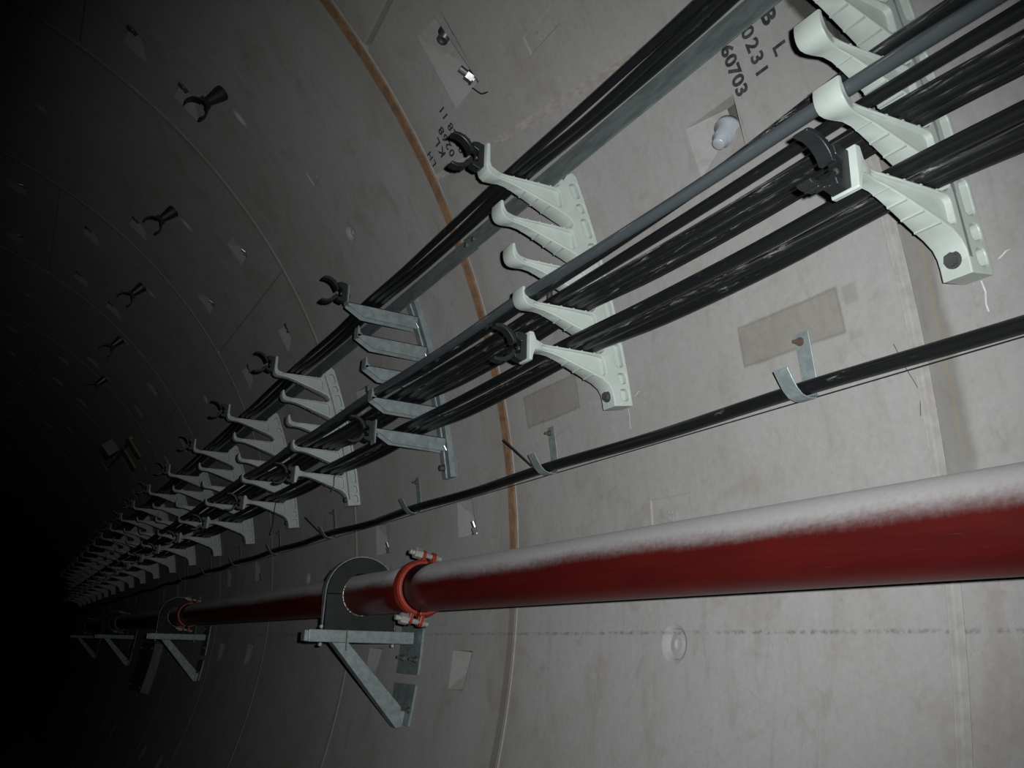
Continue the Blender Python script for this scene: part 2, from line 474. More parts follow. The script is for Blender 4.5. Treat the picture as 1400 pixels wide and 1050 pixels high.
def segment(y0, y1, tlo, thi, pockets=(), plugs=(), recesses=()):
    """one precast segment. tlo/thi = (angle at y0, angle at y1); pockets = (ta, tb, ya, yb, deep end 'a'|'b', bolt)"""
    g = 0.0035; ch = 0.009
    gd, cd = math.degrees(g / R), math.degrees(ch / R)
    cuts = []
    for p in pockets: cuts.append(p[:4])
    for p in recesses: cuts.append(p[:4])
    for (t, yy, r) in plugs:
        dt = math.degrees(r * 1.25 / R)
        cuts.append((t - dt, t + dt, yy - r * 1.25, yy + r * 1.25))
    lo = max(tlo) + cd; hi = min(thi) - cd
    ts = {round(lo + (hi - lo) * k / max(2, int((hi - lo) / 1.5)), 4) for k in range(1, max(2, int((hi - lo) / 1.5)))}
    for c in cuts: ts |= {round(c[0], 4), round(c[1], 4)}
    ts = sorted(t for t in ts if lo + 0.05 < t < hi - 0.05)
    ys = {round(y0 + (y1 - y0) * k / 3, 4) for k in (1, 2)}
    for c in cuts: ys |= {round(c[2], 4), round(c[3], 4)}
    ys = sorted(v for v in ys if y0 + ch + .003 < v < y1 - ch - .003)
    yl = [(y0 + g, 0.045), (y0 + g, 0.008), (y0 + ch, 0.0)] + [(v, 0.0) for v in ys] + [(y1 - ch, 0.0), (y1 - g, 0.008), (y1 - g, 0.045)]
    def tline(k, y):
        f = (y - y0) / (y1 - y0)
        a = tlo[0] + (tlo[1] - tlo[0]) * f; b = thi[0] + (thi[1] - thi[0]) * f
        if k < 3: return (a + (gd, gd, cd)[k], (0.045, 0.008, 0.0)[k])
        if k >= 3 + len(ts): return (b - (cd, gd, gd)[k - 3 - len(ts)], (0.0, 0.008, 0.045)[k - 3 - len(ts)])
        return (ts[k - 3], 0.0)
    nt = 6 + len(ts); ny = len(yl)
    V = []; F = []
    for (yy, dy) in yl:
        for k in range(nt):
            t, dt = tline(k, yy)
            V.append(W(t, yy, -max(dy, dt)))
    for i in range(ny - 1):
        for k in range(nt - 1):
            yc = (yl[i][0] + yl[i + 1][0]) / 2
            tc = (tline(k, yc)[0] + tline(k + 1, yc)[0]) / 2
            if any(c[0] < tc < c[1] and c[2] < yc < c[3] for c in cuts):
                continue
            F.append((i * nt + k, i * nt + k + 1, (i + 1) * nt + k + 1, (i + 1) * nt + k))
    bolts = []
    for (ta, tb, ya, yb, deep, bolt, *wide) in pockets:
        n = len(V)
        td, tsh = (ta, tb) if deep == 'a' else (tb, ta)        # deep end, shallow end
        sg = 1 if tsh > td else -1
        nar = 0.036 if not wide else 0.012
        V += [W(td, ya), W(tsh, ya), W(tsh, ya + nar), W(tsh, yb), W(td, yb)]
        V += [W(td + sg * 0.10, ya + 0.014, -0.062), W(tsh - sg * 0.15, ya + nar + 0.008, -0.016)]
        a, b_, c_, d_, e_, f_, g_ = range(n, n + 7)
        F += [(a, b_, c_), (a, c_, g_, f_), (f_, g_, d_, e_), (a, f_, e_), (c_, d_, g_)]
        if bolt:
            te = ta + 0.12 if deep == 'a' else tb - 0.12
            o = W(te, ya + 0.045, -0.022)
            up = Vector((-math.sin(rad(te)), 0, math.cos(rad(te)))) * (1 if deep == 'a' else -1)
            inw = Vector((-math.cos(rad(te)), 0, -math.sin(rad(te))))
            bolts.append(frame_mat(o, up * 0.94 + inw * 0.34, (0, 1, 0)))
    for (ta, tb, ya, yb) in recesses:
        n = len(V); d = 0.004; e = 0.004; ed = math.degrees(e / R)
        V += [W(ta, ya), W(ta, yb), W(tb, yb), W(tb, ya)]
        V += [W(ta + ed, ya + e, -d), W(ta + ed, yb - e, -d), W(tb - ed, yb - e, -d), W(tb - ed, ya + e, -d)]
        F += [(n + 4, n + 5, n + 6, n + 7)] + [(n + i, n + (i + 1) % 4, n + 4 + (i + 1) % 4, n + 4 + i) for i in range(4)]
    for (t, yy, r) in plugs:
        n = len(V); N = 32
        s = r * 1.25
        rings = [None, (r, 0.0), (r * 0.80, 0.005), (r * 0.70, 0.016), (r * 0.30, 0.012), (r * 0.22, 0.018)]
        for rg in rings:
            for k in range(N):
                a = 2 * math.pi * k / N + math.pi / 4
                c, sn = math.cos(a), math.sin(a)
                if rg is None:
                    q = s / max(abs(c), abs(sn)); d = 0.0
                else:
                    q, d = rg
                V.append(W(t + math.degrees(q * sn / R), yy + q * c, -d))
        for i in range(len(rings) - 1):
            F += [(n + i * N + k, n + i * N + (k + 1) % N, n + (i + 1) * N + (k + 1) % N, n + (i + 1) * N + k) for k in range(N)]
        F.append(tuple(n + (len(rings) - 1) * N + k for k in range(N)))
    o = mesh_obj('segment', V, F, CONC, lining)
    for M in bolts:
        b = bpy.data.objects.new('bolt', bolt_data())
        b.parent = o
        b.matrix_local = M
        COL.objects.link(b)
    return o

def joint_pockets(tj, y0, y1, above, below, bolt):
    out = []
    for (ya, yb) in ((y0 + 0.275, y0 + 0.425), (y1 - 0.410, y1 - 0.255)):
        if above: out.append((tj + 4.2, tj + 7.0, ya, yb, 'a', bolt))
        if below: out.append((tj - 7.0, tj - 4.2, ya, yb, 'b', bolt))
    return out

seg_special = {}
for i in range(len(J) - 1):
    y0, y1 = J[i], J[i + 1]
    near = y0 < 9.0
    kind = 'P' if i == 2 else ('Q' if i % 2 == 1 else 'S')        # i == 2 is the ring between the first two visible joints
    if kind == 'P':
        js = [(-66, -66), (-36, -36), (24.7, 29.85), (43.0, 40.55), (106, 106), (171, 171), (222, 222)]
    elif kind == 'Q':
        js = [(-65, -65), (-0.4, -0.4), (64.6, 64.6), (129, 129), (194, 194), (240, 240)]
    else:
        js = [(-66, -66), (-29.5, -29.5), (35.2, 35.2), (100, 100), (165, 165), (215, 215)]
    for k in range(len(js) - 1):
        lo, hi = js[k], js[k + 1]
        pk = []; pl = []; rc = []
        if kind == 'P' and k == 2: hi = (hi[0] - 0.12, hi[1] - 0.12)
        if kind == 'P' and k == 3: lo = (lo[0] + 0.12, lo[1] + 0.12)
        lom, him = max(lo), min(hi)
        if kind == 'P':
            if k == 1:
                pk = [(18.75, 21.45, y0 + 0.267, y0 + 0.425, 'b', False, True), (16.0, 18.6, y1 - 0.41, y1 - 0.255, 'b', True)]
                pl = [(-3.96, 1.694, 0.046)]
                rc = [(2.05, 3.62, 1.622, 1.775)]
            elif k == 2:
                pk = [(32.3, 37.75, y1 - 0.425, y1 - 0.270, 'a', False)]
                rc = [(30.86, 32.05, 1.638, 1.784)]
            elif k == 3:
                pk = joint_pockets(him, y0, y1, False, True, False)
        else:
            vis = near and -60 < lom < 80
            pk = joint_pockets(lom, y0, y1, True, False, vis)
            pk += joint_pockets(him, y0, y1, False, True, vis)
            if kind == 'Q':
                if k == 1:
                    pk += [(50.9, 54.2, y1 - 0.345, y1 - 0.20, 'b', vis), (17.2, 19.8, y1 - 0.41, y1 - 0.255, 'b', vis)]
                    if i == 3: rc = [(37.7, 39.0, 3.168, 3.270)]
                pl = [((lom + him) / 2, (y0 + y1) / 2 - 0.023, 0.036)]
            else:
                if k == 2:
                    pk += [(51.6, 54.6, y1 - 0.345, y1 - 0.20, 'b', vis)]
                pl = [((lom + him) / 2, (y0 + y1) / 2, 0.036)]
        o = segment(y0, y1, lo, hi, pk, pl, rc)
        if kind == 'P' and k in (1, 2): seg_special['P%d' % (k - 1)] = o
        if i == 3 and k == 1: seg_special['Q1'] = o

# dark grout behind the open joints, and the pale mortar in the circumferential joints
def arc_strip(name, ya, yb, t0, t1, prof, mat, parent, step=2.0):
    """prof: list of (fraction across, height h)"""
    n = int((t1 - t0) / step) + 1
    V = []; F = []
    m = len(prof)
    for k in range(n + 1):
        t = t0 + (t1 - t0) * k / n
        for (f, h) in prof:
            V.append(W(t, ya + (yb - ya) * f, h))
    for k in range(n):
        for q in range(m - 1):
            F.append((k * m + q, k * m + q + 1, (k + 1) * m + q + 1, (k + 1) * m + q))
    return mesh_obj(name, V, F, mat, parent, True)
arc_strip('grout_backing', J[0] - 0.5, J[-1] + 0.5, -66, 241, [(0, -0.042), (0.5, -0.042), (1, -0.042)], GROUT, lining)
for i, j in enumerate(J[1:12]):
    if abs(j - J1) < 1e-3:
        arc_strip('joint_mortar', j - 0.003, j + 0.021, -30, 19.2, [(0, -0.02), (0.05, 0.003), (0.3, 0.0042), (0.42, 0.001), (0.6, 0.001), (0.72, 0.0035), (0.9, 0.003), (1, -0.004)], MORTAR, lining, 1.0)
    elif abs(j - J2) < 1e-3:
        arc_strip('joint_mortar', j - 0.013, j + 0.003, -30, 100, [(0, -0.004), (0.25, 0.002), (0.75, 0.002), (1, -0.02)], MORTAR, lining, 1.0)
    else:
        arc_strip('joint_mortar', j - 0.006, j + 0.004, -30, 130, [(0, -0.005), (0.3, 0.001), (0.7, 0.001), (1, -0.005)], MORTAR, lining, 1.5)
def joint_line(th0, th1, y0, y1, w, prof, mat):
    V = []; F = []; n = 12; m = len(prof)
    for k in range(n + 1):
        f = k / n
        for (q, h) in prof:
            V.append(W(th0 + (th1 - th0) * f + math.degrees(q * w / R), y0 + (y1 - y0) * f, h))
    for k in range(n):
        F += [(k * m + q, k * m + q + 1, (k + 1) * m + q + 1, (k + 1) * m + q) for q in range(m - 1)]
    return mesh_obj('joint_mortar', V, F, mat, lining, True)
joint_line(24.75, 29.80, J1 + 0.012, J2 - 0.014, 0.013, [(-1, -0.004), (-0.75, 0.003), (-0.35, 0.003), (-0.2, -0.012), (0.1, -0.012), (0.25, 0.0035), (0.8, 0.0035), (1.0, -0.008)], KMORT)
# floor slab of the tunnel
zf = -1.72
tag(MB().box(-xw(zf) - 0.05, xw(zf) + 0.05, J[0], J[-1], zf - 0.15, zf).build('floor', FLOOR), 'flat concrete floor slab of the tunnel', None, None, 'structure')

# ------------------------------------------------------------------ lettering on the lining
def lettering(name, body, size, t0, y0, right, up, mat, parent, label=None, h=0.0009, thick=0.0, bold=0.0, spacing=1.0):
    """right/up in wall coordinates: (d angle, d y) unit steps"""
    cu = bpy.data.curves.new('txt', 'FONT')
    cu.body = body; cu.size = size; cu.offset = bold; cu.space_character = spacing
    cu.resolution_u = 3
    cu.extrude = thick
    ob = bpy.data.objects.new('tmp', cu); COL.objects.link(ob)
    dg = bpy.context.evaluated_depsgraph_get()
    me = bpy.data.meshes.new_from_object(ob.evaluated_get(dg))
    bpy.data.objects.remove(ob); bpy.data.curves.remove(cu)
    for v in me.vertices:
        a, b, c = v.co
        v.co = W(t0 + math.degrees((a * right[0] + b * up[0]) / R), y0 + a * right[1] + b * up[1], h + c + thick)
    me.materials.clear()
    o = link(name, me, mat, parent)
    if label: o['label'] = label
    return o
DN = ((-1, 0), (0, -1)); UPW = ((1, 0), (0, 1)); LV = ((0, -1), (1, 0))
sp0, sp1, sq1 = seg_special['P0'], seg_special['P1'], seg_special['Q1']
lettering('stencil_lettering', 'B', 0.050, 23.75, 1.094, *DN, INK, sp0, 'black stencilled BL 0231 060703', bold=0.0021)
lettering('stencil_lettering', 'L', 0.046, 22.15, 1.094, *DN, INK, sp0, bold=0.0013)
lettering('stencil_lettering', '0231', 0.046, 23.70, 1.152, *DN, INK, sp0, bold=0.0015, spacing=1.28)
lettering('stencil_lettering', '060703', 0.046, 24.15, 1.216, *DN, INK, sp0, bold=0.0017, spacing=1.02)
lettering('stencil_lettering', 'LH', 0.038, 30.55, 2.418, *UPW, INK, sp1, bold=0.0009, spacing=1.25)
lettering('stencil_lettering', 'K L', 0.046, 30.55, 2.345, *UPW, INK, sp1, 'black stencilled KL 0268 08C8 11', bold=0.0014, spacing=0.92)
lettering('stencil_lettering', '0268', 0.044, 30.05, 2.297, *UPW, INK, sp1, bold=0.0012, spacing=1.2)
lettering('stencil_lettering', '08C8 11', 0.044, 29.70, 2.243, *UPW, INK, sp1, bold=0.0009, spacing=1.08)
lettering('embossed_lettering', 'B1', 0.044, 2.28, 1.715, *LV, CONC, sp0, h=-0.0042, thick=0.0012, bold=0.0004)
lettering('embossed_lettering', 'K', 0.040, 31.10, 1.735, *LV, CONC, sp1, h=-0.0042, thick=0.0012, bold=0.0004)
lettering('embossed_lettering', 'II', 0.034, 37.85, 3.222, *LV, CONC, sq1, h=-0.0042, thick=0.0012, bold=0.0004)

# ------------------------------------------------------------------ cable brackets
N_ARM = 5
ARM_Z = [0.987 - 0.1117 * k for k in range(N_ARM)]              # top faces of the arms, top arm first
POST_H = 0.060
BW = 0.0275                                                   # half width along the tunnel
RX, RZ = 2.600, 0.402                                         # bracket origin: its foot on the wall
def bx0(z):
    return xw(z, POST_H)

def P_at(t, h):
    return ((R - h) * math.cos(rad(t)) - RX, (R - h) * math.sin(rad(t)) - RZ)

def post_mesh():
    t0, t1 = 9.05, 23.15
    outline = []
    n = 22
    for k in range(n + 1):
        outline.append(P_at(t0 + (t1 - t0) * k / n, 0.001))
    outline.append(P_at(23.45, 0.012)); outline.append(P_at(23.35, 0.030)); outline.append(P_at(22.95, POST_H - 0.006))
    for k in range(n, -1, -1):
        outline.append(P_at(t0 + (22.7 - t0) * k / n, POST_H))
    holes = []
    lens = [(9.35, 10.05), (10.35, 11.0), (11.35, 12.75), (13.1, 13.75), (14.1, 15.4), (15.75, 16.4), (16.75, 18.0), (18.35, 18.95), (19.3, 20.5), (20.85, 21.45), (21.8, 22.75)]
    for (a, b) in lens:
        holes.append(rounded([P_at(a, 0.010), P_at(b, 0.010), P_at((b), 0.036), P_at(a, 0.036)], 0.011, 3))
    me = solid2d(outline, holes, BW, 0.0025)
    web = solid2d(outline, [], 0.010, 0.0, inset=0.004)
    return join_meshes('post', [me, web])

def arm_mesh(k):
    z = ARM_Z[k]
    x = bx0(z)
    tip = {0: [(0.216, 0.004), (0.221, 0.016), (0.2225, 0.066), (0.2275, 0.069), (0.2325, 0.066), (0.2335, 0.004), (0.229, -0.009), (0.217, -0.0185)],
           4: [(0.212, 0.004), (0.2205, 0.020), (0.2225, 0.022), (0.2325, 0.022), (0.234, 0.020), (0.234, -0.050), (0.232, -0.053), (0.2245, -0.053), (0.222, -0.040), (0.216, -0.024)]}.get(
           k, [(0.208, 0.0), (0.213, 0.003), (0.218, 0.009), (0.2210, 0.017), (0.2225, 0.026), (0.226, 0.028), (0.2300, 0.026), (0.2310, 0.016), (0.2305, 0.007), (0.2285, -0.002), (0.2250, -0.009), (0.2195, -0.015), (0.211, -0.0192)])
    up = lambda dz: x - bx0(z + dz)                             # where the post's front face runs at that height
    pts = [(up(0.030) - 0.012, 0.030), (up(0.030), 0.030), (up(0.012) + 0.005, 0.012), (0.018, 0.002), (0.034, 0.0)]
    pts += [(0.06, 0.0), (0.085, 0.0), (0.11, 0.0), (0.135, 0.0), (0.16, 0.0), (0.185, -0.001)] + tip
    pts += [(0.200, -0.0205), (0.180, -0.0200), (0.160, -0.0215), (0.135, -0.0275), (0.11, -0.0350), (0.085, -0.0435), (0.06, -0.052), (0.035, -0.0605)]
    pts += [(0.014, -0.067), (up(-0.080) + 0.009, -0.080), (up(-0.095) + 0.0015, -0.095), (up(-0.108) + 0.0005, -0.108), (up(-0.108) - 0.014, -0.108)]
    cv = lambda q: (x - q[0] - RX, z + q[1] - RZ)
    outline = [cv(q) for q in pts][::-1]
    hole = rounded([cv(q) for q in [(0.192, -0.0055), (0.165, -0.005), (0.135, -0.005), (0.10, -0.005), (0.06, -0.005), (0.010, -0.007), (0.002, -0.052), (0.012, -0.058), (0.06, -0.044), (0.10, -0.0310), (0.135, -0.0205), (0.165, -0.0145), (0.190, -0.0140)]], 0.010, 3)
    me = solid2d(outline, [hole], BW, 0.0025)
    web = solid2d(outline, [], 0.015, 0.0, inset=0.003)
    ex = MB()
    for u in (0.038, 0.074, 0.110, 0.146):                     # cross ribs under the arm
        zz = -0.0605 + (u - 0.035) * 0.335
        p = cv((u, zz))
        ex.box(p[0] - 0.0022, p[0] + 0.0022, -BW + 0.001, BW - 0.001, p[1] - 0.0018, p[1] + 0.004)
        q = cv((u, 0.0))
        ex.box(q[0] - 0.002, q[0] + 0.002, -BW - 0.0003, -BW + 0.004, q[1] - 0.004, q[1] + 0.0008)
    me = join_meshes('arm', [me, web], ex)
    for v in me.vertices:                                       # the arm narrows towards the tip, the hook flares again
        u = x - RX - v.co.x
        f = 1.0 if u < 0.02 else (1.0 - 0.52 * (u - 0.02) / 0.155 if u < 0.175 else 0.48 + 0.50 * min(1.0, (u - 0.175) / 0.045))
        v.co.y *= f
    me.polygons.foreach_set('use_smooth', [True] * len(me.polygons))
    me.set_sharp_from_angle(angle=rad(30))
    return me

def clip_mesh(cx, cz):
    """black nylon two-jaw cable clip; opening towards the tunnel. cx, cz = mounting face centre"""
    mb = MB()
    h = 0.014
    ox = cx - 0.078                                            # ring centre
    mb.prism([(cx, cz + 0.036), (cx, cz - 0.028), (cx - 0.012, cz - 0.036), (cx - 0.032, cz - 0.030), (cx - 0.036, cz - 0.020), (cx - 0.018, cz - 0.018), (cx - 0.016, cz + 0.016), (cx - 0.030, cz + 0.022), (cx - 0.034, cz + 0.036), (cx - 0.020, cz + 0.040)], -h, h)
    for sgn, a0, a1 in ((1, 8, 106), (-1, 16, 108)):
        N = 12
        out = []; inn = []
        for k in range(N + 1):
            a = rad(a0 + (a1 - a0) * k / N)
            w = 0.0115 - 0.0060 * abs(k / N - 0.35)
            if k == N: w = 0.004
            ro = 0.044 + w * 0.55; ri = 0.044 - w * 0.45
            out.append((ox + ro * math.cos(a), cz + 0.002 + sgn * ro * math.sin(a)))
            inn.append((ox + ri * math.cos(a), cz + 0.002 + sgn * ri * math.sin(a)))
        V = []; F = []
        for k in range(N + 1):
            for (p, yy) in ((out[k], -h), (inn[k], -h), (inn[k], h), (out[k], h)):
                V.append((p[0], yy, p[1]))
        for k in range(N):
            for q in range(4):
                F.append((k * 4 + q, k * 4 + (q + 1) % 4, (k + 1) * 4 + (q + 1) % 4, (k + 1) * 4 + q))
        F += [(0, 1, 2, 3), (N * 4, N * 4 + 1, N * 4 + 2, N * 4 + 3)]
        mb.add(V, F)
        for k in (5, 7, 9):                                    # little grip teeth on the back of the jaw
            p = out[k]
            mb.box(p[0] - 0.0015, p[0] + 0.0015, -h, h, p[1] - 0.002, p[1] + 0.002)
    return mb

def hexbolt(p, d, r=0.011, l=0.010):
    mb = MB()
    p = Vector(p); d = Vector(d).normalized()
    mb.cyl(p, p + d * 0.003, r * 1.25, n=18)
    mb.cyl(p + d * 0.003, p + d * (0.003 + l), r, n=6)
    return mb

def foot_dirs(t):
    return Vector((-math.cos(rad(t)), 0, -math.sin(rad(t))))

def clips_and_bolts(root):
    for (k, dz) in ((0, 0.030), (4, -0.020)):
        z = ARM_Z[k]
        px = bx0(z) - 0.2335 - RX; pz = z + dz - RZ
        c = bevel(clip_mesh(px, pz).build('cable_clip', BLACKP, root), 0.001, 1)
        tag(c, 'black nylon cable clip with two open jaws')
        MB().lathe((px - 0.016, 0, pz), (-1, 0, 0), [(0, 0.006), (0.003, 0.006), (0.004, 0.003), (0.004, 0.0001)], 12).build('screw', STEEL, c)
        MB().cyl((px + 0.010, 0, pz - 0.004), (px + 0.020, 0, pz - 0.004), 0.0045, n=10).build('bolt_end', DARKBOLT, c)

def make_cream():
    root = empty('cable_bracket', (RX, 0, RZ))
    link('post', post_mesh(), CREAM, root)
    for k in range(N_ARM):
        link('arm', arm_mesh(k), CREAM, root)
    clips_and_bolts(root)
    for t in (9.75, 22.15):
        p = W(t, 0, POST_H) - Vector((RX, 0, RZ))
        hexbolt(p, foot_dirs(t), 0.0125, 0.007).build('anchor_bolt', DARKBOLT, root)
    return root

def make_galv():
    root = empty('cable_bracket', (RX, 0, RZ))
    # folded channel post hugging the wall, two lips with a slot between
    t0, t1 = 8.55, 23.55
    n = 16
    prof = [(-0.036, 0.0005), (-0.036, 0.024), (-0.006, 0.024), (-0.003, 0.012), (0.003, 0.012), (0.006, 0.024), (0.036, 0.024), (0.036, 0.0005)]
    V = []; F = []; m = len(prof)
    for k in range(n + 1):
        t = t0 + (t1 - t0) * k / n
        for (yy, h) in prof:
            q = W(t, yy, h); V.append((q.x - RX, q.y, q.z - RZ))
    for k in range(n):
        for q in range(m):
            F.append((k * m + q, k * m + (q + 1) % m, (k + 1) * m + (q + 1) % m, (k + 1) * m + q))
    F += [tuple(range(m)), tuple(range(n * m, n * m + m))]
    bevel(mesh_obj('post', V, F, GALV, root), 0.0012, 1)
    for k in range(N_ARM):
        z = ARM_Z[k] - RZ - 0.008
        xb = xw(ARM_Z[k], 0.022) - RX
        xt = bx0(ARM_Z[k]) - 0.229 - RX
        mb = MB()
        y0, y1 = -0.030, 0.012
        th = 0.004
        # vertical web (near side) with chamfered tip, top flange, far web
        web = [(xb, z), (xb, z - 0.050), (xt + 0.062, z - 0.046), (xt, z - 0.010), (xt, z)]
        mb.prism(web, y0, y0 + th)
        mb.prism(web, y1 - th, y1)
        mb.box(xt, xb, y0, y1, z - th, z)
        if k in (1, 2, 3):
            hook = [(xt + 0.020, z), (xt + 0.010, z + 0.006), (xt + 0.004, z + 0.030), (xt, z + 0.030), (xt - 0.001, z - 0.010), (xt + 0.004, z - 0.012)]
            mb.prism(hook, y0, y1)
        bevel(mb.build('arm', GALV, root), 0.0010, 1)
        if k in (0, 4):
            a, b = ((0.0, 0.066) if k == 0 else (-0.055, 0.030))
            bevel(MB().box(xt - 0.005, xt, y0, y1, z + a, z + b).build('end_plate', GALV, root), 0.0008, 1)
        MB().cyl((xb - 0.006, y0 - 0.002, z - 0.030), (xb + 0.004, y0 - 0.002, z - 0.046), 0.004, n=8).build('weld', STEEL, root)
    clips_and_bolts(root)
    for t in (9.45,):
        p = W(t, 0.014, 0.024) - Vector((RX, 0, RZ))
        hexbolt(p, foot_dirs(t), 0.011, 0.016).build('anchor_bolt', DARKBOLT, root)
    return root

ys_br = [0.8275, 1.8275, 2.906, 3.905, 4.895, 5.905] + [5.905 + 1.02 * k for k in range(1, 15)]
words = ['first', 'second', 'third', 'fourth', 'fifth', 'sixth', 'seventh', 'eighth', 'ninth', 'tenth', 'eleventh', 'twelfth', 'thirteenth', 'fourteenth', 'fifteenth', 'sixteenth', 'seventeenth']
cream = make_cream()
galv = make_galv()
for i, y in enumerate(ys_br):
    if i == 2:
        o = galv
        tag(o, 'galvanised steel cable bracket with five angled arms, the only metal one', 'bracket')
    else:
        o = cream if i == 0 else copy_tree(cream)
        lab = {0: 'pale plastic cable bracket nearest the camera, upper arms cut off by the frame',
               1: 'pale plastic cable bracket beside the orange-stained joint, all five arms in view'}.get(i)
        if lab is None:
            lab = '%s pale plastic cable bracket counted beyond the galvanised steel one' % words[i - 3]
        tag(o, lab, 'bracket', 'pale cable brackets along the wall')
    o.location = (RX, y, RZ)

# ------------------------------------------------------------------ cables on the brackets
Y0, Y1 = -0.9, 24.0
stops = [-0.19] + ys_br
def run(name, mat, r, at, label, sag=0.010, flat=1.0, seed=1, n=10, wob=0.004):
    """at(i, y) -> (x, arm index, extra height) at each bracket"""
    rng = random.Random(seed)
    pts = []
    ally = [Y0] + stops + [Y1]
    for i, y in enumerate(ally):
        k = max(0, min(i - 1, len(stops) - 1))
        x, arm, dz = at(k - 1)                                  # -1 = behind the camera, 0 = nearest bracket
        z = ARM_Z[arm] + r * flat + dz + 0.0015
        pts.append(Vector((x, y, z)))
        if i < len(ally) - 1:
            y2 = ally[i + 1]
            k2 = max(0, min(i, len(stops) - 1))
            x2, arm2, dz2 = at(k2 - 1)
            z2 = ARM_Z[arm2] + r * flat + dz2 + 0.0015
            for f in (0.33, 0.67):
                pts.append(Vector((x + (x2 - x) * f + rng.uniform(-wob, wob), y + (y2 - y) * f, z + (z2 - z) * f - sag * (0.8 + 0.4 * rng.random()))))
    o = tube(catmull(pts, 5), r, n, flat).build(name, mat, None, True)
    return tag(o, label, 'cable', 'cables along the brackets')

run('power_cable', CAB, 0.0105, lambda i: (2.229, 0, 0), 'black cable on the top arms, the one nearest the arm tips', 0.004, seed=2)
run('power_cable', CAB, 0.0100, lambda i: (2.252, 0, 0), 'black cable in the middle of the three on the top arms', 0.012, seed=3)
run('power_cable', CAB, 0.0105, lambda i: (2.277, 0, 0), 'black cable on the top arms next to the galvanised strip', 0.009, seed=4)
run('power_cable', CABD, 0.0125, lambda i: (2.392, 2, 0) if i < 1 else (2.314, 3, 0), 'black cable dropping from a third arm to the fourth arm hook', 0.010, seed=5)
run('flat_cable', CABG, 0.0140, lambda i: (2.292 if i < 1 else 2.284, 3, 0), 'greyish flat cable lying inside the hooks of the fourth arms', 0.006, 0.85, seed=6)
run('power_cable', CAB, 0.0120, lambda i: (2.350 if i < 1 else 2.366, 3, 0), 'clean black cable in the middle of the fourth arms', 0.006, seed=7)
run('power_cable', CABD, 0.0138, lambda i: (2.408, 3, 0), 'dusty black cable on the fourth arms, first of the tight bundle', 0.007, seed=8)
run('power_cable', CABD, 0.0135, lambda i: (2.4365, 3, 0), 'dusty black cable in the middle of the tight bundle on the fourth arms', 0.009, seed=9)
run('power_cable', CABD, 0.0135, lambda i: (2.465, 3, 0), 'dusty black cable of the tight bundle closest to the wall', 0.013, seed=10)
run('power_cable', CAB, 0.0140, lambda i: (2.409, 4, 0), 'black cable on the lowest arms, set apart on the room side', 0.006, seed=12)
run('power_cable', CABD, 0.0130, lambda i: (2.456, 4, 0), 'outer of the paired black cables on the lowest arms', 0.008, seed=13)
run('power_cable', CAB, 0.0130, lambda i: (2.483, 4, 0), 'inner of the paired black cables on the lowest arms, by the posts', 0.014, seed=14)

# galvanised flat strip standing on the top arms beside the posts
strip = empty('earthing_strip', (2.362, 1.0, 0.9985), 'long flat galvanised steel strip standing on the top bracket arms', 'strip')
for (a, b) in ((-0.9, 2.36), (2.27, 8.4), (8.32, 14.4), (14.3, Y1)):
    dx = 0.0 if a < 0 or 8 < a < 9 else 0.005
    bevel(MB().box(-0.0025 + dx, 0.0025 + dx, a - 1.0, b - 1.0, -0.0005, 0.0655).build('flat_bar', GALVD, strip), 0.0008, 1)
for y in (2.29, 2.34, 8.34, 8.38):
    MB().lathe((-0.003, y - 1.0, 0.036), (-1, 0, 0), [(0, 0.009), (0.006, 0.009), (0.006, 0.0001)], 6).build('bolt', STEEL, strip)

# ------------------------------------------------------------------ low cable with hook straps
hz = R * math.sin(rad(6.82))
pts = []
rng = random.Random(21)
hooks_y = [0.19, 1.216, 2.204, 3.215, 4.26, 5.28, 6.3, 7.32, 8.34]
yy = [-0.9] + hooks_y + [9.4, 11, 13, 16, 20, 24]
for i, y in enumerate(yy):
    z = hz + 0.001 * y + (0.004 if y > 4 else 0)
    pts.append(Vector((xw(z, 0.030), y, z)))
    if i < len(yy) - 1:
        ym = (y + yy[i + 1]) / 2
        z2 = hz + 0.001 * ym - 0.006 + rng.uniform(-0.003, 0.003)
        pts.append(Vector((xw(z2, 0.029), ym, z2)))
tag(tube(catmull(pts, 6), 0.0150, 12).build('power_cable', CABL, None, True), 'thick black cable slung low on the wall in galvanised hook straps', 'cable')
tp = [Vector((xw(hz - 0.016 + 0.001 * y, 0.012) , y, hz - 0.0175 + 0.001 * y)) for y in [-.9 + .3 * k for k in range(34)]]
tag(tube(tp, 0.0014, 6).build('wire_and_shade_line', BLACKP, None, True), 'thin dark line drawn as the shadow under the thick low cable', 'wire')  # dark tube added to draw the low cable's shadow line on the wall

